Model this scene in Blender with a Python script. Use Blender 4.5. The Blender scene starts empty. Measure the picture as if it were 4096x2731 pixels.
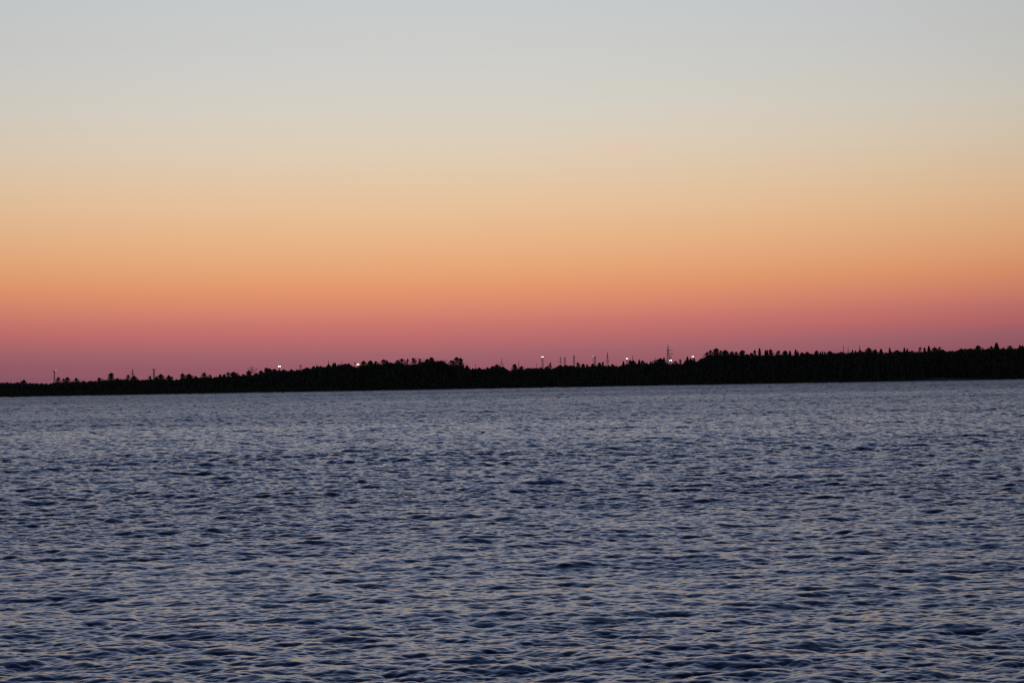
import bpy, math, random
import numpy as np
from mathutils import Matrix, Vector

S = bpy.context.scene
COL = S.collection
W0, H0, F = 4096.0, 2731.0, 85.0 / 36.0 * 4096.0      # photograph size and focal length in its pixels
EYE = 6.0                                             # camera height above the water, metres

# ------------------------------------------------------------------ camera
HORIZON, SLOPE = 1500.0, 0.0176
roll = math.atan(SLOPE)
pitch = math.atan((HORIZON - H0 / 2) * math.cos(roll) / F)
ROT = Matrix.Rotation(math.radians(90) + pitch, 4, 'X') @ Matrix.Rotation(-roll, 4, 'Z')
cam_d = bpy.data.cameras.new('camera')
cam_d.lens = 85.0
cam_d.sensor_width = 36.0
cam_d.clip_start = 0.5
cam_d.clip_end = 40000.0
cam = bpy.data.objects.new('camera', cam_d)
cam.matrix_world = Matrix.Translation((0, 0, EYE)) @ ROT
COL.objects.link(cam)
S.camera = cam

S.render.engine = 'CYCLES'
S.view_settings.view_transform = 'Standard'
S.view_settings.look = 'None'
S.view_settings.exposure = 0.0
S.view_settings.gamma = 1.0
S.cycles.use_denoising = False
S.cycles.max_bounces = 5
S.cycles.filter_width = 1.3


def lin(c):
    return tuple(((v / 255.0) / 12.92 if v / 255.0 <= 0.04045 else ((v / 255.0 + 0.055) / 1.055) ** 2.4) for v in c) + (1.0,)


# ------------------------------------------------------------------ sky at dusk
SKY = [  # elevation in degrees, colour of the sky there
    (0.00, (140, 88, 103)), (0.25, (150, 92, 104)), (0.55, (162, 100, 108)), (0.90, (186, 107, 108)),
    (1.25, (201, 119, 109)), (1.60, (214, 134, 110)), (2.05, (226, 150, 109)), (2.55, (230, 166, 120)),
    (3.15, (232, 179, 134)), (3.95, (231, 192, 153)), (4.60, (227, 199, 167)), (5.30, (222, 205, 182)),
    (6.30, (214, 208, 196)), (7.40, (206, 206, 202)), (8.90, (199, 203, 205)), (11.0, (195, 197, 210)),
    (15.0, (174, 181, 207)), (21.0, (142, 157, 199)), (30.0, (100, 125, 173)), (45.0, (60, 81, 129)),
    (90.0, (33, 48, 85))]
world = bpy.data.worlds.new('World')
S.world = world
world.use_nodes = True
nt = world.node_tree
nt.nodes.clear()
N, L = nt.nodes.new, nt.links.new


def mth(op, a, b=None, clamp=False):
    n = N('ShaderNodeMath')
    n.operation = op
    n.use_clamp = clamp
    for i, v in enumerate((a, b)):
        if v is None:
            continue
        if isinstance(v, (int, float)):
            n.inputs[i].default_value = v
        else:
            L(v, n.inputs[i])
    return n.outputs[0]


tc = N('ShaderNodeTexCoord')
sep = N('ShaderNodeSeparateXYZ')
L(tc.outputs['Generated'], sep.inputs[0])
X, Y, Z = sep.outputs
elev = mth('MULTIPLY', mth('ARCSINE', Z), 57.29578)
azim = mth('MULTIPLY', mth('ARCTAN2', X, Y), 57.29578)          # 0 straight across the river
az = mth('MINIMUM', mth('ABSOLUTE', mth('ADD', azim, 2.0)), 40.0)
az2 = mth('POWER', mth('DIVIDE', az, 12.0), 2.0)
# the afterglow is strongest left of straight ahead and sinks towards both sides
low = mth('SUBTRACT', 1.0, mth('DIVIDE', elev, 9.0), True)
sunk = mth('MULTIPLY', mth('MULTIPLY', az2, 0.20), low)
e2 = mth('MAXIMUM', mth('SUBTRACT', elev, sunk), 0.0)
pos = mth('SQRT', mth('DIVIDE', e2, 90.0))
ramp = N('ShaderNodeValToRGB')
cr = ramp.color_ramp
cr.interpolation = 'LINEAR'
while len(cr.elements) < len(SKY):
    cr.elements.new(0.5)
for el, (deg, c) in zip(cr.elements, SKY):
    el.position = math.sqrt(deg / 90.0)
for i, (deg, c) in enumerate(SKY):
    cr.elements[i].position = math.sqrt(deg / 90.0)
    cr.elements[i].color = lin(c)
L(pos, ramp.inputs[0])


def streak(az0, el0, ha, he, tilt, gain):
    """A thin pink cirrus streak: soft ellipse broken up by stretched noise."""
    da = mth('SUBTRACT', azim, az0)
    de = mth('SUBTRACT', mth('SUBTRACT', elev, el0), mth('MULTIPLY', da, tilt))
    q = mth('ADD', mth('POWER', mth('ABSOLUTE', mth('DIVIDE', da, ha)), 2.0), mth('POWER', mth('ABSOLUTE', mth('DIVIDE', de, he)), 2.0))
    return mth('MULTIPLY', mth('EXPONENT', mth('MULTIPLY', q, -1.0)), gain)


comb = N('ShaderNodeCombineXYZ')
L(mth('MULTIPLY', azim, 0.55), comb.inputs[0])
L(mth('MULTIPLY', elev, 5.0), comb.inputs[1])
nz = N('ShaderNodeTexNoise')
nz.inputs['Scale'].default_value = 1.0
nz.inputs['Detail'].default_value = 4.0
L(comb.outputs[0], nz.inputs['Vector'])
brk = mth('MULTIPLY', mth('SUBTRACT', nz.outputs['Fac'], 0.25), 2.0, True)
st = streak(2.6, 5.27, 0.75, 0.13, -0.03, 0.50)
st = mth('ADD', st, streak(6.9, 4.85, 0.7, 0.07, -0.02, 0.30))
st = mth('ADD', st, streak(0.9, 5.23, 0.9, 0.12, 0.0, 0.20))
st = mth('ADD', st, streak(8.2, 1.13, 1.6, 0.045, 0.0, 0.30))
st = mth('ADD', st, streak(11.4, 1.08, 1.2, 0.03, -0.02, 0.45))
st = mth('MULTIPLY', st, brk)
mix = N('ShaderNodeMixRGB')
L(st, mix.inputs[0])
L(ramp.outputs[0], mix.inputs[1])
hi = N('ShaderNodeMixRGB')
L(mth('MULTIPLY', mth('SUBTRACT', elev, 1.5), 0.4, True), hi.inputs[0])
hi.inputs[1].default_value = lin((222, 96, 104))
hi.inputs[2].default_value = lin((240, 190, 165))
L(hi.outputs[0], mix.inputs[2])
# brightness: falls off away from the afterglow; the sky behind the camera is the dull dusk side
fall = mth('SUBTRACT', 1.0, mth('MULTIPLY', mth('MINIMUM', az2, 3.0), 0.10))
bg = N('ShaderNodeBackground')
L(mix.outputs[0], bg.inputs['Color'])
L(fall, bg.inputs['Strength'])
out = N('ShaderNodeOutputWorld')
L(bg.outputs[0], out.inputs['Surface'])


# ------------------------------------------------------------------ helpers
def mat(name, color, rough=0.8, spec=0.3, metal=0.0, noise=None, emit=None):
    m = bpy.data.materials.new(name)
    m.use_nodes = True
    t = m.node_tree
    p = t.nodes['Principled BSDF']
    p.inputs['Base Color'].default_value = (*color, 1)
    p.inputs['Roughness'].default_value = rough
    p.inputs['Specular IOR Level'].default_value = spec
    p.inputs['Metallic'].default_value = metal
    if noise:
        c2, scale = noise
        g = t.nodes.new('ShaderNodeNewGeometry')
        n = t.nodes.new('ShaderNodeTexNoise')
        n.inputs['Scale'].default_value = scale
        n.inputs['Detail'].default_value = 5
        t.links.new(g.outputs['Position'], n.inputs['Vector'])
        mx = t.nodes.new('ShaderNodeMixRGB')
        mx.inputs[1].default_value = (*color, 1)
        mx.inputs[2].default_value = (*c2, 1)
        t.links.new(n.outputs['Fac'], mx.inputs[0])
        t.links.new(mx.outputs[0], p.inputs['Base Color'])
    if emit:
        p.inputs['Emission Color'].default_value = (*emit[0], 1)
        p.inputs['Emission Strength'].default_value = emit[1]
        m.cycles.emission_sampling = 'NONE'
    return m


M_LEAF = mat('leaves', (0.032, 0.038, 0.026), 0.95, 0.02, noise=((0.050, 0.048, 0.034), 0.35))
M_NEEDLE = mat('needles', (0.024, 0.034, 0.025), 0.95, 0.02, noise=((0.042, 0.050, 0.034), 0.5))
M_BARK = mat('bark', (0.06, 0.05, 0.042), 0.9, 0.1, noise=((0.10, 0.085, 0.07), 2.0))
M_STEEL = mat('galvanised_steel', (0.22, 0.22, 0.23), 0.6, 0.4, 0.3, noise=((0.15, 0.13, 0.12), 1.5))
M_HOUSING = mat('lamp_housing', (0.08, 0.08, 0.09), 0.5, 0.4)
M_GLASS_OFF = mat('unlit_lens', (0.25, 0.27, 0.28), 0.2, 0.5)
M_LIT = mat('lit_lens', (0.8, 0.8, 0.8), 0.3, 0.5, emit=((0.72, 1.0, 0.92), 4.5))
M_LITW = mat('lit_lens_warm', (0.8, 0.8, 0.8), 0.3, 0.5, emit=((0.90, 1.0, 0.62), 4.5))
M_DIM = mat('dim_lens', (0.8, 0.7, 0.7), 0.3, 0.5, emit=((1.0, 0.80, 0.80), 0.7))
M_GROUND = mat('ground_soil', (0.07, 0.065, 0.05), 0.95, 0.1, noise=((0.04, 0.05, 0.03), 0.3))
M_SAND = mat('river_sand', (0.085, 0.08, 0.075), 0.95, 0.05, noise=((0.04, 0.04, 0.035), 0.6))
M_MUD = mat('river_mud', (0.05, 0.045, 0.04), 0.7, 0.3, noise=((0.08, 0.07, 0.06), 0.8))
M_REED = mat('dry_reeds', (0.08, 0.07, 0.045), 0.9, 0.1, noise=((0.05, 0.05, 0.03), 1.0))


def ray(px, py):
    d = ROT.to_3x3() @ Vector(((px - W0 / 2) / F, -(py - H0 / 2) / F, -1.0))
    return d.x / d.y, d.z / d.y


def hor(px):
    return HORIZON - SLOPE * (px - W0 / 2)


def at(px, dist):
    """world x of the photograph column px (taken at the shore) at forward distance dist"""
    return ray(px, hor(px))[0] * dist


def ztop(px, py, dist):
    return EYE + ray(px, py)[1] * dist


def mesh(name, v, f, m, parent=None, smooth=False, attr=None):
    v = np.asarray(v, dtype=np.float32)
    me = bpy.data.meshes.new(name)
    if isinstance(f, np.ndarray):
        k = f.shape[1]
        me.vertices.add(len(v))
        me.vertices.foreach_set('co', v.ravel())
        me.loops.add(f.size)
        me.loops.foreach_set('vertex_index', f.astype(np.int32).ravel())
        me.polygons.add(len(f))
        me.polygons.foreach_set('loop_start', np.arange(0, f.size, k, dtype=np.int32))
        me.update(calc_edges=True)
    else:
        me.from_pydata([tuple(map(float, p)) for p in v], [], f)
        me.update()
    if smooth:
        me.polygons.foreach_set('use_smooth', np.ones(len(me.polygons), dtype=bool))
    if attr is not None:
        a = me.attributes.new(attr[0], 'FLOAT', 'POINT')
        a.data.foreach_set('value', np.asarray(attr[1], dtype=np.float32))
    me.materials.append(m)
    o = bpy.data.objects.new(name, me)
    if parent is not None:
        o.parent = parent
    COL.objects.link(o)
    return o


def tag(o, label, cat, group=None, kind=None):
    if label:
        o['label'] = label
    if cat:
        o['category'] = cat
    if group:
        o['group'] = group
    if kind:
        o['kind'] = kind
    return o


def thing(name, loc, label, cat, group=None):
    o = bpy.data.objects.new(name, None)
    o.empty_display_size = 0.5
    o.location = loc
    COL.objects.link(o)
    return tag(o, label, cat, group)


class Geo:
    def __init__(self):
        self.v, self.f = [], []

    def bar(self, a, b, r0, r1=None, n=4):
        r1 = r0 if r1 is None else r1
        a, b = Vector(a), Vector(b)
        d = (b - a).normalized()
        u = d.cross(Vector((0, 0, 1)))
        if u.length < 1e-3:
            u = Vector((1, 0, 0))
        u.normalize()
        w = d.cross(u)
        i0 = len(self.v)
        for p, r in ((a, r0), (b, r1)):
            for k in range(n):
                t = 2 * math.pi * (k + 0.5) / n
                self.v.append(tuple(p + (u * math.cos(t) + w * math.sin(t)) * r))
        for k in range(n):
            self.f.append((i0 + k, i0 + (k + 1) % n, i0 + n + (k + 1) % n, i0 + n + k))
        self.f.append(tuple(i0 + k for k in reversed(range(n))))
        self.f.append(tuple(i0 + n + k for k in range(n)))

    def box(self, c, s):
        i0 = len(self.v)
        for dz in (-.5, .5):
            for dx, dy in ((-.5, -.5), (.5, -.5), (.5, .5), (-.5, .5)):
                self.v.append((c[0] + dx * s[0], c[1] + dy * s[1], c[2] + dz * s[2]))
        for q in ((3, 2, 1, 0), (4, 5, 6, 7), (0, 1, 5, 4), (1, 2, 6, 5), (2, 3, 7, 6), (3, 0, 4, 7)):
            self.f.append(tuple(i0 + k for k in q))

    def build(self, name, m, parent=None):
        return mesh(name, self.v, self.f, m, parent)


def cards(rng, pts, size, flat=0.0):
    """one small bent leaf-spray quad per point -> verts, quads"""
    n = len(pts)
    a = rng.normal(size=(n, 3))
    a[:, 2] *= (1 - flat)
    a /= np.linalg.norm(a, axis=1, keepdims=True)
    b = rng.normal(size=(n, 3))
    b -= a * (a * b).sum(1, keepdims=True)
    b /= np.linalg.norm(b, axis=1, keepdims=True)
    s = (size * rng.uniform(0.55, 1.35, n))[:, None]
    a *= s * 0.62
    b *= s * 0.42
    p = pts
    v = np.stack([p - a, p - b * rng.uniform(.6, 1.1, (n, 1)), p + a, p + b * rng.uniform(.6, 1.1, (n, 1))], 1).reshape(-1, 3)
    return v, np.arange(4 * n).reshape(n, 4)


# ------------------------------------------------------------------ water: real wave geometry
SHORE = 1116.0


def shore_y(x):
    x = np.asarray(x, dtype=float)
    return SHORE + 2.2 * np.sin(x * 0.021 + 1.0) + 1.3 * np.sin(x * 0.067) + 0.8 * np.sin(x * 0.19 + 2.0)


def build_water():
    rng = np.random.default_rng(11)
    TH = math.radians(19.0)
    fine = np.linspace(-TH, TH, 1820)
    side = TH + (math.pi - TH) * np.linspace(0, 1, 70)[1:] ** 2.0
    th = np.concatenate([-side[::-1], fine, side[:-1]])
    rr = [4.0]
    while rr[-1] < 1180:
        r = rr[-1]
        rr.append(r + (max(0.35, 0.0) if r < 30 else max(0.03, r * (0.00075 if r < 130 else 0.00120))))
    while rr[-1] < 9000:
        rr.append(rr[-1] * 1.06)
    rr = np.array(rr)
    R, T = np.meshgrid(rr, th, indexing='ij')
    X = R * np.sin(T)
    Y = R * np.cos(T)
    dr = np.gradient(rr)[:, None] + 0 * T
    dt = np.gradient(th)[None, :] * R
    sp = np.sqrt(dr * dt) * 0.9
    wind = math.radians(-82)
    bands = [(16.0, 5.0, 211.0, 256), (5.0, 2.2, 127.0, 512), (2.2, 1.0, 83.0, 512),
             (1.0, 0.45, 47.0, 512), (0.45, 0.2, 29.0, 1024), (0.2, 0.10, 13.7, 1024)]
    slope_rms = [0.030, 0.068, 0.120, 0.158, 0.150, 0.100]
    Hh = np.zeros_like(X)
    DX = np.zeros_like(X)
    DY = np.zeros_like(X)
    near_shore = np.clip((shore_y(X) - Y) / 26.0, 0.0, 1.0) ** 0.7
    # gusts: patches with livelier and calmer chop
    gk = [(0.013, 0.4, 1.0), (0.031, 1.3, 2.1), (0.047, -0.5, 0.3), (0.09, 2.2, 4.0), (0.15, 0.9, 1.7)]
    gust = sum(np.sin(k * (X * math.cos(a) * 0.5 + Y * math.sin(a) * 1.2) + p) for k, a, p in gk) / 5.0
    lee = np.clip((Y - 50.0) / 130.0, 0, 1)            # the near bank shelters the water in front of it
    gust = (1.0 + 0.32 * gust) * (0.78 + 0.34 * lee * lee * (3 - 2 * lee) + 0.16 * np.clip((Y - 250.0) / 400.0, 0, 1))
    lost = np.zeros_like(X)
    for (l1, l0, size, n), srms in zip(bands, slope_rms):
        kx = 2 * np.pi * np.fft.fftfreq(n, size / n)
        KX, KY = np.meshgrid(kx, kx, indexing='ij')
        K = np.hypot(KX, KY)
        K[0, 0] = 1.0
        lk = np.log(2 * np.pi / K)
        inb = (lk > math.log(l0)) & (lk <= math.log(l1))
        ang = np.arctan2(KY, KX) - wind
        spread = 0.12 + np.abs(np.cos(ang)) ** 2
        amp = np.where(inb, K ** -2.0 * np.sqrt(spread), 0.0)
        ph = rng.normal(size=(n, n)) + 1j * rng.normal(size=(n, n))
        hk = amp * ph
        hk[0, 0] = 0
        # complex field, its real part is the surface
        h = np.fft.ifft2(hk)
        sx = np.fft.ifft2(1j * KX * hk).real
        sy = np.fft.ifft2(1j * KY * hk).real
        sc = srms / math.sqrt((sx ** 2 + sy ** 2).mean())
        h = h.real * sc
        dx = np.fft.ifft2(-1j * KX / K * hk).real * sc
        dy = np.fft.ifft2(-1j * KY / K * hk).real * sc
        w = np.clip((l0 * 1.6 / sp - 0.3) / 0.6, 0, 1)
        lost += (1 - w ** 2) * srms ** 2
        w = w * near_shore * gust
        act = w > 0
        idx = np.where(act.ravel())[0]
        u = (X.ravel()[idx] / size) % 1.0 * n
        v = (Y.ravel()[idx] / size) % 1.0 * n
        iu = u.astype(np.int64)
        iv = v.astype(np.int64)
        fu = u - iu
        fv = v - iv
        iu %= n
        iv %= n
        ju = (iu + 1) % n
        jv = (iv + 1) % n
        ww = w.ravel()[idx]
        for arr, dst in ((h, Hh), (dx, DX), (dy, DY)):
            s = (arr[iu, iv] * (1 - fu) * (1 - fv) + arr[ju, iv] * fu * (1 - fv)
                 + arr[iu, jv] * (1 - fu) * fv + arr[ju, jv] * fu * fv) * ww
            dst.ravel()[idx] += s
    choppy = 1.3
    V = np.stack([X + DX * choppy, Y + DY * choppy, Hh], -1).reshape(-1, 3)
    nr, nc = R.shape
    i = np.arange(nr - 1)[:, None] * nc
    j = np.arange(nc - 1)[None, :]
    f = np.stack([i + j, i + j + 1, i + nc + j + 1, i + nc + j], -1).reshape(-1, 4)[:, ::-1]
    # close the seam behind the camera
    k = np.arange(nr - 1) * nc
    seam = np.stack([k + nc - 1, k, k + nc, k + 2 * nc - 1], -1)[:, ::-1]
    f = np.concatenate([f, seam])
    m = bpy.data.materials.new('river_water')
    m.use_nodes = True
    t = m.node_tree
    p = t.nodes['Principled BSDF']
    p.inputs['Base Color'].default_value = (0.004, 0.009, 0.020, 1)
    p.inputs['IOR'].default_value = 1.333
    g = t.nodes.new('ShaderNodeNewGeometry')
    at_ = t.nodes.new('ShaderNodeAttribute')
    at_.attribute_name = 'ripple'
    t.links.new(at_.outputs['Fac'], p.inputs['Roughness'])
    alpha = np.sqrt(2.0 * (0.25 * lost * gust ** 2 + 0.0006))
    rough = np.sqrt(np.clip(alpha, 0.0, 0.5))
    o = mesh('river_water', V, f, m, smooth=True, attr=('ripple', rough.ravel()))
    return tag(o, 'wide dark blue river covered in short wind chop', None, kind='structure')


build_water()


# ------------------------------------------------------------------ land beyond the river
def build_land():
    xs = np.concatenate([np.linspace(-5000, -450, 20), np.linspace(-440, 440, 441), np.linspace(450, 5000, 20)])
    offs = [(-3.0, -0.5), (0.0, -0.03), (0.8, 0.16), (2.5, 0.45), (6, 0.8), (14, 1.1), (40, 1.5), (120, 1.8), (500, 2.0), (2500, 2.0), (7500, 2.0)]
    rng = np.random.default_rng(3)
    v = []
    for d, z in offs:
        y = shore_y(xs) + d
        zz = z + (rng.normal(size=len(xs)) * 0.05 if d > 0.5 else 0)
        v.append(np.stack([xs, y, zz + 0 * xs], -1))
    v = np.concatenate(v)
    n = len(xs)
    i = np.arange(len(offs) - 1)[:, None] * n
    j = np.arange(n - 1)[None, :]
    f = np.stack([i + j, i + j + 1, i + n + j + 1, i + n + j], -1).reshape(-1, 4)
    tag(mesh('far_bank', v, f, M_GROUND, smooth=True), 'low dark far bank of the river', None, kind='structure')


build_land()


def mound(name, px0, px1, h, depth, y0, m, seed=0, label=None, ends=0.0):
    rng = np.random.default_rng(seed)
    nx, ny = 60, 14
    x0, x1 = at(px0, y0), at(px1, y0)
    u = np.linspace(0, 1, nx)
    w = np.linspace(0, 1, ny)
    U, Wv = np.meshgrid(u, w, indexing='ij')
    prof = np.sin(np.pi * U) ** 0.8 * (1 - 0.25 * U) * np.sin(np.pi * np.clip(Wv, 0, 1)) ** 0.7
    zz = h * prof * (1 + 0.12 * np.sin(U * 17 + Wv * 3)) + rng.normal(size=U.shape) * 0.02 - 0.12
    v = np.stack([x0 + (x1 - x0) * U, y0 + depth * Wv, zz], -1).reshape(-1, 3)
    i = np.arange(nx - 1)[:, None] * ny
    j = np.arange(ny - 1)[None, :]
    f = np.stack([i + j, i + ny + j, i + ny + j + 1, i + j + 1], -1).reshape(-1, 4)
    return tag(mesh(name, v, f, m, smooth=True), label, None, kind='structure')


sy = float(shore_y(at(3780, SHORE)))
mound('sand_bank', 3665, 3895, 1.7, 16, sy - 1.0, M_SAND, 4, 'pale low sand bank at the foot of the right wood')
mound('mud_bar', 96, 128, 0.34, 5, 1092, M_MUD, 5, 'thin dark mud bar in the shallows on the far left')

# ------------------------------------------------------------------ skyline of the wood (photograph columns / rows)
SKYLINE = [(-400, 1532), (0, 1531), (75, 1531), (105, 1533), (190, 1535), (230, 1529), (330, 1527), (390, 1524), (440, 1519),
           (500, 1518), (525, 1517), (570, 1520), (640, 1516), (700, 1519), (760, 1510), (830, 1509), (900, 1507),
           (960, 1502), (1020, 1500), (1065, 1488), (1080, 1481), (1140, 1481), (1160, 1486), (1210, 1476), (1250, 1472),
           (1270, 1467), (1300, 1467), (1320, 1461), (1370, 1457), (1400, 1458), (1412, 1465), (1432, 1466),
           (1450, 1460), (1520, 1460), (1560, 1455), (1600, 1459), (1620, 1464), (1655, 1464), (1680, 1455), (1710, 1450),
           (1750, 1448), (1780, 1452), (1792, 1460), (1850, 1462), (1860, 1472), (1900, 1474), (1955, 1476),
           (1985, 1466), (2015, 1470), (2034, 1484), (2050, 1478), (2100, 1474), (2150, 1471), (2210, 1474),
           (2230, 1463), (2290, 1463), (2310, 1466), (2360, 1466), (2380, 1462), (2440, 1462), (2475, 1464), (2490, 1459),
           (2530, 1452), (2600, 1453), (2625, 1448), (2650, 1446), (2668, 1451), (2690, 1454), (2732, 1455),
           (2742, 1442), (2778, 1443), (2786, 1449), (2805, 1438), (2830, 1428), (2900, 1424), (2990, 1428),
           (3060, 1424), (3130, 1420), (3200, 1420), (3245, 1416), (3300, 1418), (3340, 1412), (3400, 1412), (3450, 1408),
           (3500, 1408), (3550, 1413), (3600, 1408), (3650, 1410), (3700, 1408), (3760, 1402), (3790, 1406),
           (3830, 1405), (3850, 1397), (3900, 1398), (3940, 1399), (3960, 1395), (4030, 1396), (4070, 1395), (4096, 1393), (4500, 1390)]
sk_x = np.array([p[0] for p in SKYLINE], float)
sk_y = np.array([p[1] for p in SKYLINE], float) - np.interp(sk_x, [0, 2700, 2850], [3.0, 3.0, 5.0]) - np.interp(sk_x, [1440, 1470, 1760, 1785, 1800, 1855, 2810, 2830, 3000, 3060], [0, 6, 6, 0, 6, 0, 0, 7, 6, 1])


def px_of(x, y):
    return W0 / 2 + x / y * F


def crown_points(rng, kind, n, h, w):
    """points inside a crown whose top is at height h and whose upper part is w wide (metres)"""
    if kind == 'C':                                    # conifer: ragged tiers on a cone
        z = 1 - rng.power(1.7, n)
        z = np.where(rng.random(n) < 0.06, z * 0.25, z)
        tier = 0.72 + 0.28 * np.abs(np.sin(z * h * 0.95 * np.pi / 0.9 + rng.random()))
        r = (w * 0.5) * (0.20 + 1.45 * (1 - np.exp(-z * 0.8 * h / (1.3 * w + 0.4)))) * tier * rng.uniform(0.0, 1.08, n) ** 0.7
        a = rng.uniform(0, 2 * np.pi, n)
        lean = rng.normal() * 0.02
        return np.stack([r * np.cos(a) + lean * h * (1 - z), r * np.sin(a), h * (1 - 0.80 * z)], -1)
    # broadleaf: a ragged dome that widens downwards; an airy crown ('A') breaks up into separate sprays
    t = h * 0.85 * rng.random(n) ** (1.35 if kind == 'B' else 1.45)
    env = (1 - np.exp(-t / (0.17 * w + 0.04))) + 0.17 * np.minimum(t, 3.2)
    if kind == 'A':
        env = (1 - np.exp(-t / (0.22 * w + 0.05))) * 1.08 + 0.12 * np.minimum(t, 3.0)
    a = rng.uniform(0, 2 * np.pi, n)
    p1, p2, p3 = rng.uniform(0, 6.28, 3)
    f1, f2 = rng.uniform(1.6, 3.2), rng.uniform(4.0, 6.5)
    lump = 1 + 0.26 * np.sin(a * 2 + p1 + t * f1) + 0.16 * np.sin(a * 3 + p2 - t * f2) + 0.12 * np.sin(a + p3)
    r = w * 0.54 * env * lump * rng.random(n) ** 0.72
    lean = rng.normal() * 0.10 * w
    q = np.stack([r * np.cos(a) + lean * np.exp(-t), r * np.sin(a), h - 0.10 - t * 1.0], -1)
    if kind == 'A':
        # keep the points near a few sprays only
        m_ = int(20 + 5 * h)
        c = q[rng.integers(0, n, m_)]
        d = ((q[:, None, :] - c[None]) ** 2).sum(-1).min(1)
        q = q[d < (0.08 * w + 0.17) ** 2 * (1 + t * 1.6)]
    tip = rng.random(len(q)) < 0.03
    q[tip, 2] += rng.random(tip.sum()) * 0.25
    return q


def limb_system(rng, g, base, d, length, r, depth, spread=0.5, nmin=2):
    end = base + d * length
    g.bar(base, end, r, r * 0.66, 4 if r > 0.05 else 3)
    if depth == 0:
        return
    for k in range(nmin + (rng.random() < 0.6)):
        a = rng.uniform(0, 2 * math.pi)
        nd = (d + Vector((math.cos(a), math.sin(a), rng.uniform(-0.1, 0.45))) * spread * rng.uniform(0.6, 1.2)).normalized()
        b = base + d * length * rng.uniform(0.55, 1.0)
        limb_system(rng, g, b, nd, length * rng.uniform(0.58, 0.8), r * 0.6, depth - 1, spread, nmin)


TREE_GROUP = 'trees rising above the far wood'
NAMES = {'C': ('conifer', 'conifer'), 'B': ('broadleaf_tree', 'tree'), 'A': ('thin_leaved_tree', 'tree'), 'N': ('leafless_tree', 'tree')}


def ground_z(d):
    return float(np.interp(d, [0, 0.8, 2.5, 6, 14, 40, 120, 500], [0, 0.16, 0.45, 0.8, 1.1, 1.5, 1.8, 2.0])) - 0.05


def tree(seed, px, ytop, wpx, kind, label, back=None):
    rs = random.Random(seed)
    rng = np.random.default_rng(seed)
    back = rs.uniform(9, 34) if back is None else back
    dist = SHORE + back
    x = at(px, dist)
    gz = ground_z(back)
    h = ztop(px, ytop, dist) - gz
    w = wpx / F * dist * (1.25 if kind == 'A' else 1.05)
    root = thing(NAMES[kind][0], (x, dist, gz), label, NAMES[kind][1], TREE_GROUP)
    root.rotation_euler = (0, 0, 0)
    g = Geo()
    r0 = 0.012 * h + 0.05
    kx = rs.uniform(-0.25, 0.25)
    mid = Vector((kx, 0, h * 0.45))
    top = Vector((kx * 0.3, 0, h * (0.97 if kind == 'C' else 0.80)))
    g.bar((0, 0, -0.3), mid, r0, r0 * 0.7, 7)
    g.bar(mid, top, r0 * 0.7, r0 * 0.18, 6)
    if kind == 'N':
        tw = Geo()
        for k in range(9):
            t = rs.uniform(0.0, 0.95)
            b = mid.lerp(top, t)
            a = rs.uniform(0, 2 * math.pi)
            out_ = w / h * 1.4
            d = Vector((math.cos(a) * out_, math.sin(a) * out_, 0.9)).normalized()
            limb_system(rs, tw, b, d, h * rs.uniform(0.13, 0.20), r0 * 0.34, 4, 0.42)
        zmax = max(p[2] for p in tw.v)
        s = h / zmax
        tw.v = [(a, b, c * s if c > h * .4 else c) for a, b, c in tw.v]
        g.build('trunk', M_BARK, root)
        tw.build('bare_branches', M_BARK, root)
        return root
    if kind != 'C':
        for k in range(7 if kind == 'A' else 5):
            b = mid.lerp(top, rs.uniform(-0.2, 0.8))
            a = rs.uniform(0, 2 * math.pi)
            d = Vector((math.cos(a) * 0.45, math.sin(a) * 0.45, 0.9)).normalized()
            limb_system(rs, g, b, d, h * rs.uniform(0.09, 0.15), r0 * 0.35, 2, 0.45)
        zmax = max(p[2] for p in g.v)
        if zmax > h:
            g.v = [(a, b, c if c < h * .5 else h * .5 + (c - h * .5) * (h * .5) / (zmax - h * .5)) for a, b, c in g.v]
    g.build('trunk', M_BARK, root)
    dens = {'C': 80, 'B': 85, 'A': 60}[kind]
    n = int(min(5200, dens * h * max(w, 1.2)))
    pts = crown_points(rng, kind, n, h, w)
    cv, cf = cards(rng, pts, {'C': 0.38, 'B': 0.38, 'A': 0.32}[kind], 0.0)
    mesh('crown', cv, cf, M_NEEDLE if kind == 'C' else M_LEAF, root)
    return root


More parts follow.
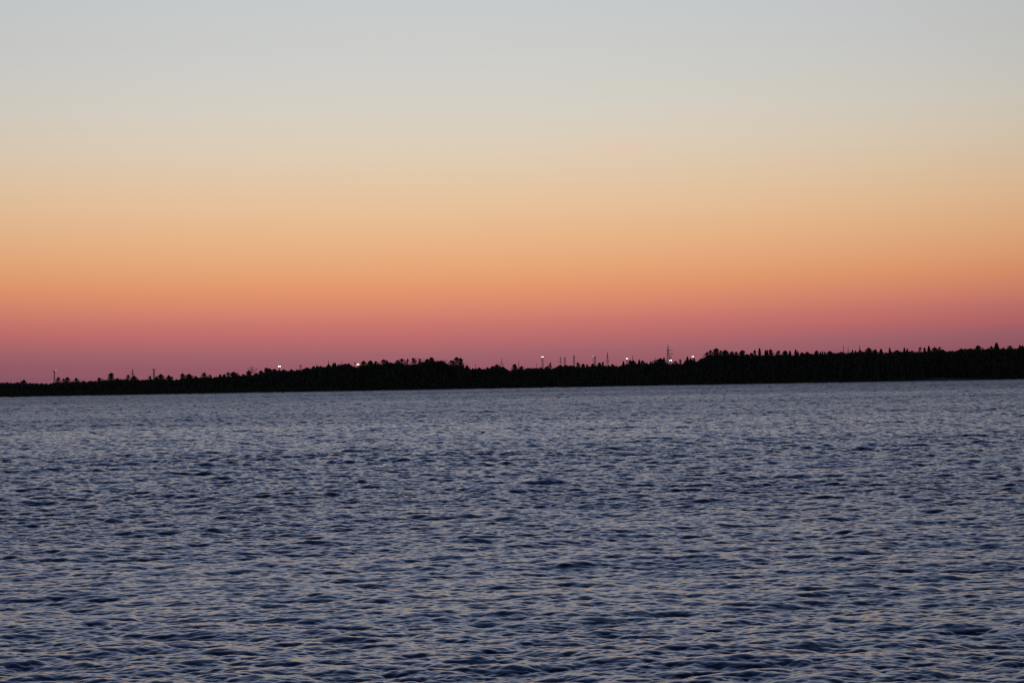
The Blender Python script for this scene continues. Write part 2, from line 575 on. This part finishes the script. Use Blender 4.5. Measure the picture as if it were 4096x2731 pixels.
def build_forest():
    """the wood itself: reads as one dark mass, so one object"""
    rng = np.random.default_rng(77)
    V, Q = [], []
    n0 = 0

    def add(v, f):
        nonlocal n0
        V.append(v)
        Q.append(f + n0)
        n0 += len(v)
    for back, step, drop, lo in ((3.0, 1.9, 0.42, .3), (7.0, 2.3, 0.24, .2), (12.0, 2.5, 0.12, .1), (19, 2.4, 0.05, .02), (27, 2.4, 0.02, 0.0), (36, 2.6, 0.03, 0.0), (46, 3.0, 0.05, 0.0)):
        dist = SHORE + back
        xx = -345.0
        while xx < 345:
            xx += step * rng.uniform(0.6, 1.4)
            d = dist + rng.normal() * 1.8
            px = W0 / 2 + xx / d * F
            if back < 12 and 3690 < px < 3885:
                continue
            ytop = np.interp(px, sk_x, sk_y)
            gz = ground_z(back)
            h = ztop(px, ytop, d) - gz
            h *= (1 - drop) * (1 - abs(rng.normal()) * 0.03 - rng.uniform(0, lo))
            h = max(h, 1.2)
            kind = 'C' if (rng.random() < (0.45 if px > 2850 else 0.12)) else 'B'
            w = rng.uniform(1.7, 3.4) * (h / 11.0) ** 0.5
            n = int(26 * h * (0.55 if back < 10 else 1))
            p = crown_points(rng, kind, n, h, w)
            # brushy lower storey
            m_ = int(7 * h)
            q = np.stack([rng.normal(size=m_) * w * 0.6, rng.normal(size=m_) * 1.0, rng.uniform(0, h * 0.55, m_)], -1)
            p = np.concatenate([p, q]) + np.array([xx, d, gz])
            add(*cards(rng, p, 0.62))
            # stems
            a = np.array([[-.1, 0, 0], [.1, 0, 0], [.04, 0, h * .8], [-.04, 0, h * .8], [0, -.1, 0], [0, .1, 0], [0, .04, h * .8], [0, -.04, h * .8]]) + np.array([xx, d, gz])
            add(a, np.array([[0, 1, 2, 3], [4, 5, 6, 7]]))
    # leaves that close the canopy between the crowns
    m_ = 150000
    xx = rng.uniform(-345, 345, m_)
    bk = rng.uniform(10, 42, m_)
    d = SHORE + bk
    px = W0 / 2 + xx / d * F
    zt = EYE + (hor(px) - np.interp(px, sk_x, sk_y)) / F * d
    bump = 0.45 + 0.35 * np.sin(xx * 1.9 + np.sin(bk) * 2) * np.sin(xx * 0.63 + bk) + 0.25 * np.sin(xx * 4.1)
    zt = zt - 0.25 - bump - np.abs(rng.normal(size=m_)) * 0.25
    z = zt - (zt - 1.0) * rng.random(m_) ** 1.3
    add(*cards(rng, np.stack([xx, d, z], -1), 0.62))
    m_ = 50000
    xx = rng.uniform(-345, 345, m_)
    d = SHORE + rng.uniform(24, 44, m_)
    px = W0 / 2 + xx / d * F
    zt = EYE + (hor(px) - np.interp(px, sk_x, sk_y)) / F * d
    z = 1.0 + (zt - 2.4) * rng.random(m_)
    add(*cards(rng, np.stack([xx, d, z], -1), 1.15))
    # bushes along the waterline
    xx = -345.0
    while xx < 345:
        xx += rng.uniform(0.5, 1.3)
        y = float(shore_y(xx))
        px = W0 / 2 + xx / y * F
        if 3660 < px < 3900:
            continue
        hh = rng.uniform(0.7, 2.4)
        m_ = 26
        p = np.stack([rng.normal(size=m_) * 0.8, rng.normal(size=m_) * 0.5, np.abs(rng.normal(size=m_)) * hh * 0.5], -1) + np.array([xx, y + rng.uniform(1.2, 2.4), 0.25])
        add(*cards(rng, p, 0.6))
    o = mesh('far_wood', np.concatenate(V), np.concatenate(Q), M_LEAF)
    return tag(o, 'dense dark wood along the far river bank seen as one mass', 'wood', kind='stuff')


build_forest()

T = [  # column, top row, width of the upper crown, kind, label
    (92, 1519, 24, 'B', 'small rounded dense tree standing alone on the low far left skyline'),
    (232, 1508, 15, 'A', 'thin see-through tree immediately right of the leftmost mast'),
    (254, 1513, 10, 'A', 'slight airy sapling left of the dark upright tree near the leftmost mast'),
    (268, 1508, 16, 'B', 'dark upright tree, second full crown right of the leftmost mast'),
    (307, 1511, 24, 'A', 'broad airy tree with a sloping left side on the low left skyline'),
    (335, 1522, 14, 'B', 'very low round bush top just right of the broad airy tree at left'),
    (366, 1522, 16, 'B', 'low flat bush top midway between broad airy tree and tall dark cone at left'),
    (398, 1510, 26, 'A', 'wide ragged thin-leaved treetop left of the tall dark cone-shaped tree'),
    (445, 1491, 18, 'B', 'tall dark cone-shaped tree, highest of all left of the first pylon'),
    (472, 1512, 17, 'B', 'low domed crown right of the tall dark cone-shaped tree at left'),
    (511, 1498, 15, 'A', 'forked narrow treetop just left of the first pylon at left'),
    (538, 1503, 20, 'B', 'square dark crown touching the foot of the first pylon at left'),
    (600, 1503, 15, 'A', 'thin narrow tree just left of the unlit platform mast at left'),
    (625, 1507, 16, 'B', 'low dark crown in front of the foot of the unlit platform mast at left'),
    (643, 1496, 24, 'B', 'broad dark tree leaning left, just right of the platform mast at left'),
    (668, 1510, 10, 'A', 'small airy top left of the pointed crown past the platform mast at left'),
    (675, 1500, 14, 'B', 'pointed crown in a low triple group right of the platform mast at left'),
    (684, 1505, 12, 'A', 'short blunt top ending the low triple group at left'),
    (730, 1493, 14, 'B', 'narrow upright tree left of the flat-topped dark crown'),
    (757, 1495, 28, 'B', 'flat-topped wide dark crown on the left skyline'),
    (782, 1502, 14, 'A', 'small thin top right of the flat-topped dark crown'),
    (816, 1490, 24, 'A', 'domed see-through tree midway between flat-topped crown and leafless tree'),
    (840, 1498, 15, 'A', 'short see-through crown right of the domed see-through tree'),
    (881, 1497, 10, 'B', 'tiny dark top left of the thin feathery tree near the leafless tree'),
    (896, 1496, 16, 'B', 'low dark crown beneath the thin feathery tree near the leafless tree'),
    (914, 1488, 14, 'A', 'thin feathery tree two crowns left of the leafless tree'),
    (938, 1487, 34, 'B', 'broad double-topped dark crown just left of the leafless tree'),
    (975, 1496, 16, 'B', 'low dark bump under the left branches of the leafless tree'),
    (1003, 1462, 44, 'N', 'wide leafless tree with spreading bare twigs above the left wood'),
    (995, 1483, 18, 'B', 'dark crown directly under the leafless tree'),
    (1025, 1491, 14, 'B', 'low dark crown under the right branches of the leafless tree'),
    (1047, 1481, 20, 'B', 'dark blunt crown just right of the leafless tree'),
    (1066, 1470, 14, 'B', 'sharp high corner tree where the wood steps up left of the first bright lamp'),
    (1080, 1473, 22, 'B', 'broad crown on the step of the wood left of the first bright lamp'),
    (1100, 1475, 20, 'B', 'dark crown just left below the leftmost bright lamp'),
    (1136, 1476, 14, 'B', 'small crown just right below the leftmost bright lamp'),
    (1167, 1477, 16, 'B', 'round top alone between two dips right of the leftmost bright lamp'),
    (1190, 1477, 14, 'A', 'ragged small top left of the mast with a dark clustered head'),
    (1224, 1470, 20, 'B', 'dark domed crown right of the mast with a dark clustered head'),
    (1254, 1464, 14, 'B', 'first spiky crown where the wood climbs towards the second lamp'),
    (1267, 1462, 10, 'C', 'slim pointed tip leaning out where the wood climbs towards the second lamp'),
    (1285, 1464, 24, 'B', 'broad even crown between the slim leaning tip and the thin antenna'),
    (1315, 1456, 13, 'B', 'dark knob-topped tree at the foot of the thin antenna'),
    (1332, 1452, 12, 'C', 'pointed tree first right of the thin antenna'),
    (1344, 1450, 11, 'C', 'sharper pointed tree second right of the thin antenna'),
    (1365, 1440, 9, 'N', 'spindly bare treetop poking up left of the second bright lamp'),
    (1382, 1454, 20, 'B', 'rounded crown right of the spindly bare treetop'),
    (1397, 1453, 18, 'B', 'last rounded crown before the dip left of the second bright lamp'),
    (1456, 1443, 30, 'A', 'wide airy crown immediately right of the second bright lamp'),
    (1482, 1442, 20, 'B', 'dense dark crown second right of the second bright lamp'),
    (1506, 1444, 18, 'A', 'thin ring-shaped airy crown third right of the second bright lamp'),
    (1537, 1437, 24, 'A', 'bushy crown stepping up fourth right of the second bright lamp'),
    (1550, 1441, 12, 'B', 'narrow dark top on the right shoulder of the stepped bushy crown'),
    (1592, 1440, 22, 'A', 'sloping left half of the big rounded airy pair in the centre-left wood'),
    (1606, 1434, 28, 'A', 'big rounded airy tree, tallest before the row of thin upright stems'),
    (1630, 1435, 12, 'A', 'slim upright tree leaning right beside the big rounded airy tree'),
    (1656, 1431, 16, 'A', 'dark narrow upright tree over the dip in the centre-left wood'),
    (1645, 1446, 20, 'N', 'low fan of bare twigs filling the dip in the centre-left wood'),
    (1665, 1428, 7, 'N', 'single thin bare stem right of the dark narrow upright tree'),
    (1679, 1434, 14, 'A', 'thin-leaved upright tree at the right end of the dip'),
    (1694, 1430, 12, 'N', 'pale fan of bare twigs left of the dark double crown'),
    (1709, 1435, 18, 'B', 'left half of the dark double crown in the centre-left wood'),
    (1727, 1429, 20, 'B', 'right and taller half of the dark double crown in the centre-left wood'),
    (1745, 1436, 14, 'N', 'sparse twiggy tree right of the dark double crown'),
    (1765, 1442, 32, 'B', 'low broad dark crown before the V-shaped gap left of the big fan tree'),
    (1781, 1432, 8, 'N', 'thin bare stem standing at the V-shaped gap left of the big fan tree'),
    (1812, 1440, 26, 'A', 'airy left shoulder of the big fan-shaped tree'),
    (1830, 1428, 28, 'A', 'big fan-shaped tree with an upswept crown at the end of the high left wood'),
    (1844, 1431, 14, 'B', 'dark leaning right edge crown of the big fan-shaped tree'),
    (1861, 1449, 16, 'N', 'thin bare tree slanting right beyond the big fan-shaped tree'),
    (1868, 1461, 13, 'B', 'small dark top under the slanting bare tree'),
    (1915, 1470, 20, 'B', 'low even crown on the flat stretch right of the slanting bare tree'),
    (1951, 1469, 12, 'B', 'small round top ending the flat stretch before the wedge-shaped tree'),
    (1972, 1464, 22, 'B', 'sloping left side tree of the wedge-shaped group'),
    (1990, 1457, 20, 'B', 'wedge-shaped dark tree with a sharp top beside the centre pylon'),
    (2012, 1466, 20, 'B', 'dark crown at the foot of the centre pylon left of the deep notch'),
    (2059, 1456, 17, 'B', 'tall dark blunt tree first right of the deep notch'),
    (2084, 1464, 26, 'A', 'low airy crown second right of the deep notch'),
    (2120, 1471, 14, 'B', 'tiny low top between deep notch and tall lit mast'),
    (2186, 1465, 18, 'B', 'dark crown hugging the right foot of the tall lit mast'),
    (2202, 1450, 9, 'A', 'small isolated column-shaped tree right of the tall lit mast'),
    (2238, 1460, 26, 'B', 'broad crown in front of the pylon right of the tall lit mast'),
    (2266, 1460, 20, 'B', 'dark crown before the first unlit mast right of the tall lit mast'),
    (2284, 1460, 14, 'A', 'low thin crown between the two unlit masts right of the tall lit mast'),
    (2314, 1449, 14, 'A', 'upright airy tree right of the plain thick mast'),
    (2335, 1455, 16, 'B', 'dark rounded tree second right of the plain thick mast'),
    (2346, 1456, 9, 'C', 'small pointed tip third right of the plain thick mast'),
    (2371, 1454, 12, 'B', 'narrow dark tree left of the mast with a faint pink light'),
    (2399, 1450, 12, 'B', 'small dark tree first right of the mast with a faint pink light'),
    (2411, 1447, 9, 'A', 'thin airy top second right of the mast with a faint pink light'),
    (2449, 1456, 16, 'A', 'low ragged top right of the thick dark pylon'),
    (2494, 1445, 10, 'C', 'narrow pointed tree left of the first yellowish lamp'),
    (2522, 1440, 14, 'B', 'dark tree just right of the first yellowish lamp'),
    (2534, 1441, 18, 'B', 'jagged dark tree at the foot of the thin cone-shaped pylon'),
    (2557, 1439, 12, 'C', 'pointed dark tree first right of the thin cone-shaped pylon'),
    (2569, 1441, 12, 'A', 'softer pointed tree second right of the thin cone-shaped pylon'),
    (2580, 1446, 12, 'A', 'low thin top third right of the thin cone-shaped pylon'),
    (2602, 1445, 11, 'C', 'short spire left of the dense dome-shaped tree'),
    (2638, 1433, 44, 'B', 'dense dome-shaped tree just left of the tallest pylon'),
    (2654, 1430, 9, 'C', 'little spike on the right shoulder of the dense dome-shaped tree'),
    (2704, 1443, 14, 'A', 'low airy tree right of the lamp at the tallest pylon'),
    (2722, 1436, 9, 'A', 'thin upright top left of the square block of trees under the last lamp'),
    (2748, 1427, 12, 'C', 'spiky tree on the left corner of the square block under the last lamp'),
    (2762, 1434, 18, 'B', 'flat dark crown in the square block under the last lamp'),
    (2778, 1433, 10, 'A', 'pale thin crown directly below the rightmost bright lamp'),
    (2806, 1434, 20, 'B', 'low dark crown where the right wood begins to rise'),
    (2828, 1408, 18, 'A', 'airy tree on the steep left end of the high right wood'),
    (2845, 1400, 20, 'A', 'tall airy tree behind the steep left end of the high right wood'),
    (2865, 1393, 19, 'B', 'dense dark tree, highest at the left end of the right wood'),
    (2884, 1401, 14, 'A', 'thin crown filling between two dense crowns at the left end of the right wood'),
    (2903, 1400, 24, 'B', 'second dense crown from the left end of the right wood'),
    (2927, 1405, 20, 'A', 'reddish see-through crown third from the left end of the right wood'),
    (2946, 1406, 14, 'A', 'narrow see-through crown before the third dense crown of the right wood'),
    (2968, 1401, 22, 'B', 'third dense crown from the left end of the right wood'),
    (2990, 1415, 14, 'A', 'low thin crown in the dip after the third dense crown of the right wood'),
    (3008, 1411, 16, 'B', 'low dark crown left of the leaning top and the sharp spire'),
    (3021, 1400, 12, 'A', 'leaning soft top immediately left of the sharp spire'),
    (3041, 1393, 10, 'C', 'sharpest slender spire of the right wood'),
    (3064, 1400, 9, 'C', 'thin twin top first right of the sharpest slender spire'),
    (3071, 1399, 9, 'C', 'darker twin top second right of the sharpest slender spire'),
    (3085, 1398, 13, 'B', 'dark blunt column tree third right of the sharpest slender spire'),
    (3113, 1402, 18, 'A', 'soft domed crown between the blunt column tree and the round-headed tree'),
    (3142, 1402, 21, 'B', 'round-headed very dark tree in the left half of the right wood'),
    (3159, 1403, 13, 'C', 'narrow cone right beside the round-headed very dark tree'),
    (3183, 1398, 11, 'C', 'tall pointed cone midway between round-headed tree and flat-headed tree'),
    (3193, 1405, 7, 'C', 'small spike on the right side of the tall pointed cone'),
    (3208, 1409, 16, 'B', 'low block-shaped crown right of the tall pointed cone'),
    (3231, 1407, 16, 'B', 'low peaked crown left of the flat-headed dark tree'),
    (3267, 1402, 14, 'B', 'flat-headed dark column tree in the middle of the right wood'),
    (3282, 1407, 5, 'C', 'needle-thin top first right of the flat-headed dark tree'),
    (3290, 1405, 5, 'C', 'needle-thin top second right of the flat-headed dark tree'),
    (3301, 1407, 9, 'C', 'small dark cone third right of the flat-headed dark tree'),
    (3322, 1404, 24, 'B', 'smooth low dome with a flat right end in the right wood'),
    (3365, 1407, 30, 'B', 'long low dome beneath the first of the two faint pylons at right'),
    (3410, 1400, 8, 'C', 'small spike right of the two faint pylons'),
    (3421, 1402, 8, 'C', 'second small spike right of the two faint pylons'),
    (3442, 1398, 14, 'A', 'ragged crown around the foot of the rightmost thin pylon'),
    (3477, 1390, 18, 'B', 'tall blunt dark tree right of the rightmost thin pylon'),
    (3502, 1397, 14, 'B', 'crown leaning right after the tall blunt dark tree'),
    (3528, 1396, 22, 'C', 'broad pointed tree with sloping sides second after the tall blunt dark tree'),
    (3562, 1391, 9, 'C', 'pencil-shaped treetop left of the low bumpy stretch'),
    (3589, 1400, 22, 'B', 'low bumpy crown between the pencil-shaped top and the pair of spires'),
    (3619, 1390, 9, 'C', 'left and taller of the close pair of dark spires'),
    (3632, 1394, 10, 'C', 'right and shorter of the close pair of dark spires'),
    (3648, 1402, 13, 'B', 'low round top right of the close pair of dark spires'),
    (3682, 1388, 12, 'A', 'faint see-through tree left above the pale sand bank'),
    (3703, 1390, 12, 'C', 'dark cone left of the taller peak above the pale sand bank'),
    (3719, 1384, 13, 'C', 'tallest dark peak above the left half of the pale sand bank'),
    (3741, 1389, 20, 'B', 'rounded dark crown right of the tallest peak above the sand bank'),
    (3759, 1387, 11, 'A', 'faint thin tree right of the rounded crown above the sand bank'),
    (3774, 1397, 11, 'B', 'low dark peak at the start of the level stretch above the sand bank'),
    (3848, 1394, 18, 'B', 'first low dome after the level stretch on the far right'),
    (3882, 1393, 22, 'B', 'second low dome after the level stretch on the far right'),
    (3915, 1381, 22, 'B', 'rounded peak tree second highest on the far right skyline'),
    (3967, 1384, 18, 'A', 'soft crown on the left shoulder of the highest tree at far right'),
    (3989, 1371, 26, 'C', 'broad pointed tree, highest point of the far right skyline'),
    (4012, 1391, 14, 'B', 'low crown on the right shoulder of the highest tree at far right'),
    (4042, 1382, 22, 'A', 'airy double crown near the right edge of the picture'),
    (4080, 1379, 8, 'A', 'thin faint top next to the right edge'),
    (4091, 1382, 16, 'B', 'dark crown cut by the right edge of the picture'),
]
for i, (px, yt, wpx, kd, lb) in enumerate(T):
    tree(1000 + i, px, yt, wpx, kd, lb)


# ------------------------------------------------------------------ masts and pylons far behind the wood
def floodlight_mast(px, ytop, dist, lit, label, head=3.2, body=1.0, side_light=None):
    gz = 2.0
    h = ztop(px, ytop, dist) - gz
    root = thing('floodlight_mast', (at(px, dist), dist, gz), label, 'light mast', 'floodlight masts behind the wood')
    g = Geo()                                      # lattice shaft
    b = body * 0.5
    cs = [(-1, -1), (1, -1), (1, 1), (-1, 1)]
    zs = np.linspace(0, h - 1.2, max(6, int(h / 2.2)))
    wz = lambda z: b * (1.35 - 0.45 * z / h)
    for sx, sy_ in cs:
        g.bar((sx * wz(0), sy_ * wz(0), -0.3), (sx * wz(h), sy_ * wz(h), h - 1.2), 0.12 * body + 0.03)
    for z0, z1 in zip(zs[:-1], zs[1:]):
        for (a, c) in ((0, 1), (1, 2), (2, 3), (3, 0)):
            A, B = cs[a], cs[c]
            g.bar((A[0] * wz(z0), A[1] * wz(z0), z0), (B[0] * wz(z1), B[1] * wz(z1), z1), 0.09 * body)
            g.bar((B[0] * wz(z0), B[1] * wz(z0), z0), (A[0] * wz(z1), A[1] * wz(z1), z1), 0.09 * body)
            g.bar((A[0] * wz(z1), A[1] * wz(z1), z1), (B[0] * wz(z1), B[1] * wz(z1), z1), 0.07 * body)
    g.build('shaft', M_STEEL, root)
    p = Geo()                                      # platform with rail
    p.box((0, 0, h - 1.15), (head, 1.6, 0.22))
    for sx in (-.5, 0, .5):
        for s_ in (-1, 1):
            p.bar((sx * head * .96, s_ * 0.75, h - 1.05), (sx * head * .96, s_ * 0.75, h - 0.05), 0.06)
    for s_ in (-1, 1):
        p.bar((-head * .5, s_ * 0.75, h - 0.1), (head * .5, s_ * 0.75, h - 0.1), 0.07)
    p.build('platform', M_STEEL, root)
    n = max(2, int(head / 0.85))
    for k in range(n):
        fx = (k - (n - 1) / 2) * head / n
        for tier in (0,):
            fl = Geo()
            z = h - 0.62 + tier * 0.72
            fl.box((fx, -0.85, z), (0.62, 0.34, 0.56))
            fl.bar((fx, -0.72, h - 1.0), (fx, -0.72, z - 0.2), 0.05)
            q = fl.build('floodlight', M_HOUSING, root)
            le = Geo()
            le.box((fx, -1.05, z + (0.1 if lit else 0)), (0.58, 0.06, 0.66 if lit else 0.50))
            le.build('lens', {0: M_GLASS_OFF, 1: M_LIT, 2: M_LITW}[lit], q)
    if side_light:
        s_ = Geo()
        s_.box((side_light, -0.6, h - 0.1), (0.7, 0.5, 0.5))
        s_.bar((0, 0, h - 1.0), (side_light, -0.5, h - 0.3), 0.06)
        q = s_.build('side_lamp', M_HOUSING, root)
        le = Geo()
        le.box((side_light, -0.9, h - 0.1), (0.8, 0.08, 0.6))
        le.build('lens', M_DIM, q)
    return root


def pylon(px, ytop, dist, base, arms, label, bar_r=0.12):
    """arms: list of (row of the arm, half length left, half length right)"""
    bar_r *= 0.86
    gz = 2.0
    h = ztop(px, ytop, dist) - gz
    root = thing('power_pylon', (at(px, dist), dist, gz), label, 'pylon', 'power pylons behind the wood')
    g = Geo()
    cs = [(-1, -1), (1, -1), (1, 1), (-1, 1)]

    def wz(z):
        t = z / h
        return base * 0.5 * (1 - t) ** 1.15 + 0.10
    zs = [0.0]
    while zs[-1] < h - 0.8:
        zs.append(min(h, zs[-1] + max(1.1, wz(zs[-1]) * 1.7)))
    zs[-1] = h
    for z0, z1 in zip(zs[:-1], zs[1:]):
        for k in range(4):
            A, B = cs[k], cs[(k + 1) % 4]
            a, b = wz(z0), wz(z1)
            g.bar((A[0] * a, A[1] * a, z0 - (0.3 if z0 == 0 else 0)), (A[0] * b, A[1] * b, z1), bar_r)
            g.bar((A[0] * a, A[1] * a, z0), (B[0] * b, B[1] * b, z1), bar_r * 0.6)
            g.bar((B[0] * a, B[1] * a, z0), (A[0] * b, A[1] * b, z1), bar_r * 0.6)
    g.build('lattice_tower', M_STEEL, root)
    for row, l0, l1 in arms:
        z = ztop(px, row, dist) - gz
        a = Geo()
        w = wz(z)
        for s_, ln in ((-1, l0), (1, l1)):
            if ln <= 0:
                continue
            tip = (s_ * (w + ln), 0, z)
            for yy in (-w, w):
                a.bar((s_ * w, yy, z), tip, bar_r * 1.1)
                a.bar((s_ * w, yy, z + 0.9), tip, bar_r * 0.8)
            a.bar((s_ * (w + ln * .5), 0, z), (s_ * (w + ln * .5), 0, z + .45), bar_r * .6)
        ao = a.build('cross_arm', M_STEEL, root)
        ins = Geo()
        for s_, ln in ((-1, l0), (1, l1)):
            if ln > 0:
                ins.bar((s_ * (w + ln), 0, z - 1.1), (s_ * (w + ln), 0, z), 0.09, 0.09, 6)
        ins.build('insulator', M_HOUSING, ao)
    return root


D1 = 2300.0
floodlight_mast(218, 1481, D1, 0, 'leftmost mast, thin, with a small platform and one faint pink lamp at its right', 2.2, 0.9, side_light=1.7)
floodlight_mast(616, 1474, D1, 0, 'unlit thin mast with a wide flat platform on the left skyline', 2.6, 1.2)
floodlight_mast(1119, 1463, D1, 2, 'leftmost bright lamp, on a mast rising just over the wood', 2.9, 0.7)
floodlight_mast(1203, 1459, D1, 0, 'unlit mast with a dark clustered head right of the leftmost bright lamp', 2.6, 1.0)
floodlight_mast(1420, 1448, D1, 0, 'slim unlit mast with a small dark head immediately left of the second bright lamp', 1.7, 0.6)
floodlight_mast(1434, 1455, D1 - 60, 2, 'second bright lamp from the left, beside airy treetops', 2.7, 0.7)
floodlight_mast(2171, 1425, D1, 1, 'tall lit mast standing clear of the trees in the centre', 2.3, 1.35)
floodlight_mast(2260, 1428, D1, 0, 'first unlit mast with a boxy head right of the tall lit mast', 1.9, 1.3)
floodlight_mast(2297, 1421, D1, 0, 'plain thick unlit mast with a narrow head right of centre', 1.3, 1.35)
floodlight_mast(2381, 1424, D1, 0, 'unlit mast with a faint pink light left of its head', 2.1, 1.2, side_light=-1.9)
floodlight_mast(2509, 1432, D1, 2, 'bright yellowish lamp above low trees left of the tallest pylon', 2.2, 0.8)
floodlight_mast(2683, 1439, D1 - 200, 1, 'bright lamp in front of the foot of the tallest pylon', 2.3, 0.8)
floodlight_mast(2772, 1424, D1, 2, 'rightmost bright lamp, above the square block of trees', 2.3, 0.8)

D2 = 2700.0
pylon(531, 1475, D2, 3.6, [(1496, 1.9, 1.9), (1485, .6, .6)], 'leftmost pylon, thin, with one low cross arm', 0.17)
pylon(1315, 1439, D2, 2.0, [], 'thin antenna-like pylon without arms left of the second bright lamp', 0.12)
pylon(2008, 1434, D2, 4.4, [(1453, 1.6, 1.6), (1459, 1.9, 1.9)], 'faint pylon with two short arms above the deep notch', 0.13)
pylon(2076, 1442, D2, 2.6, [], 'faint narrow pylon right of the deep notch', 0.12)
pylon(1902, 1455, D2, 1.8, [], 'very faint stub of a pylon left of the wedge-shaped tree', 0.11)
pylon(2147, 1453, D2, 1.5, [], 'very faint thin pylon top just left of the tall lit mast', 0.09)
pylon(2243, 1425, D2, 2.6, [(1448, 2.6, 1.5), (1436, .8, .8)], 'pylon with one long low arm right of the tall lit mast', 0.15)
pylon(2373, 1430, D2, 2.2, [], 'very faint pylon hidden beside the mast with the pink light', 0.09)
pylon(2431, 1408, D2, 3.4, [(1427, .9, .9), (1443, 1.1, 1.1)], 'thick dark pylon without long arms between two groups of lamps', 0.22)
pylon(2532, 1420, D2, 4.2, [], 'thin cone-shaped pylon right of the yellowish lamp', 0.11)
pylon(2621, 1424, D2 + 300, 2.6, [], 'very faint pylon tip left of the dense dome-shaped tree', 0.09)
pylon(2674, 1380, D2 - 300, 5.4, [(1402, 1.2, 4.0), (1416, 0.4, 4.4), (1426, 0.3, 2.4), (1433, .3, 2.6)], 'tallest pylon, with arms reaching right', 0.23)
pylon(3376, 1383, D2, 2.6, [], 'left and taller of the two faint pylons over the right wood', 0.14)
pylon(3394, 1389, D2, 2.8, [], 'right and shorter of the two faint pylons over the right wood', 0.12)
pylon(3440, 1382, D2, 3.0, [(1393, .8, .8)], 'rightmost pylon, a thin mast rising from a ragged crown', 0.13)


# ------------------------------------------------------------------ reed clump standing in the shallows on the far left
def reeds(px, dist, w, h, label):
    rng = np.random.default_rng(5)
    root = thing('reed_clump', (at(px, dist), dist, -0.1), label, 'reeds')
    n = 260
    bx = rng.normal(size=n) * w * 0.25
    by = rng.normal(size=n) * 0.5
    hh = h * rng.uniform(0.5, 1.0, n) * np.exp(-(bx / (w * .45)) ** 2)
    lx = rng.normal(size=n) * 0.12
    v = np.stack([np.stack([bx - .03, by, 0 * bx], -1), np.stack([bx + .03, by, 0 * bx], -1), np.stack([bx + lx + .012, by, hh + .1], -1), np.stack([bx + lx - .012, by, hh + .1], -1)], 1).reshape(-1, 3)
    mesh('stems', v, np.arange(4 * n).reshape(n, 4), M_REED, root)
    b = Geo()
    for k in range(9):
        a = k / 9 * 2 * math.pi
        b.bar((math.cos(a) * w * .2, math.sin(a) * .5, -0.1), (math.cos(a) * w * .12, math.sin(a) * .3, 0.22), w * 0.18, w * 0.10, 7)
    b.build('root_clump', M_MUD, root)


reeds(48, 1072.0, 2.2, 0.75, 'small dark reed clump in the water by the far left shore')
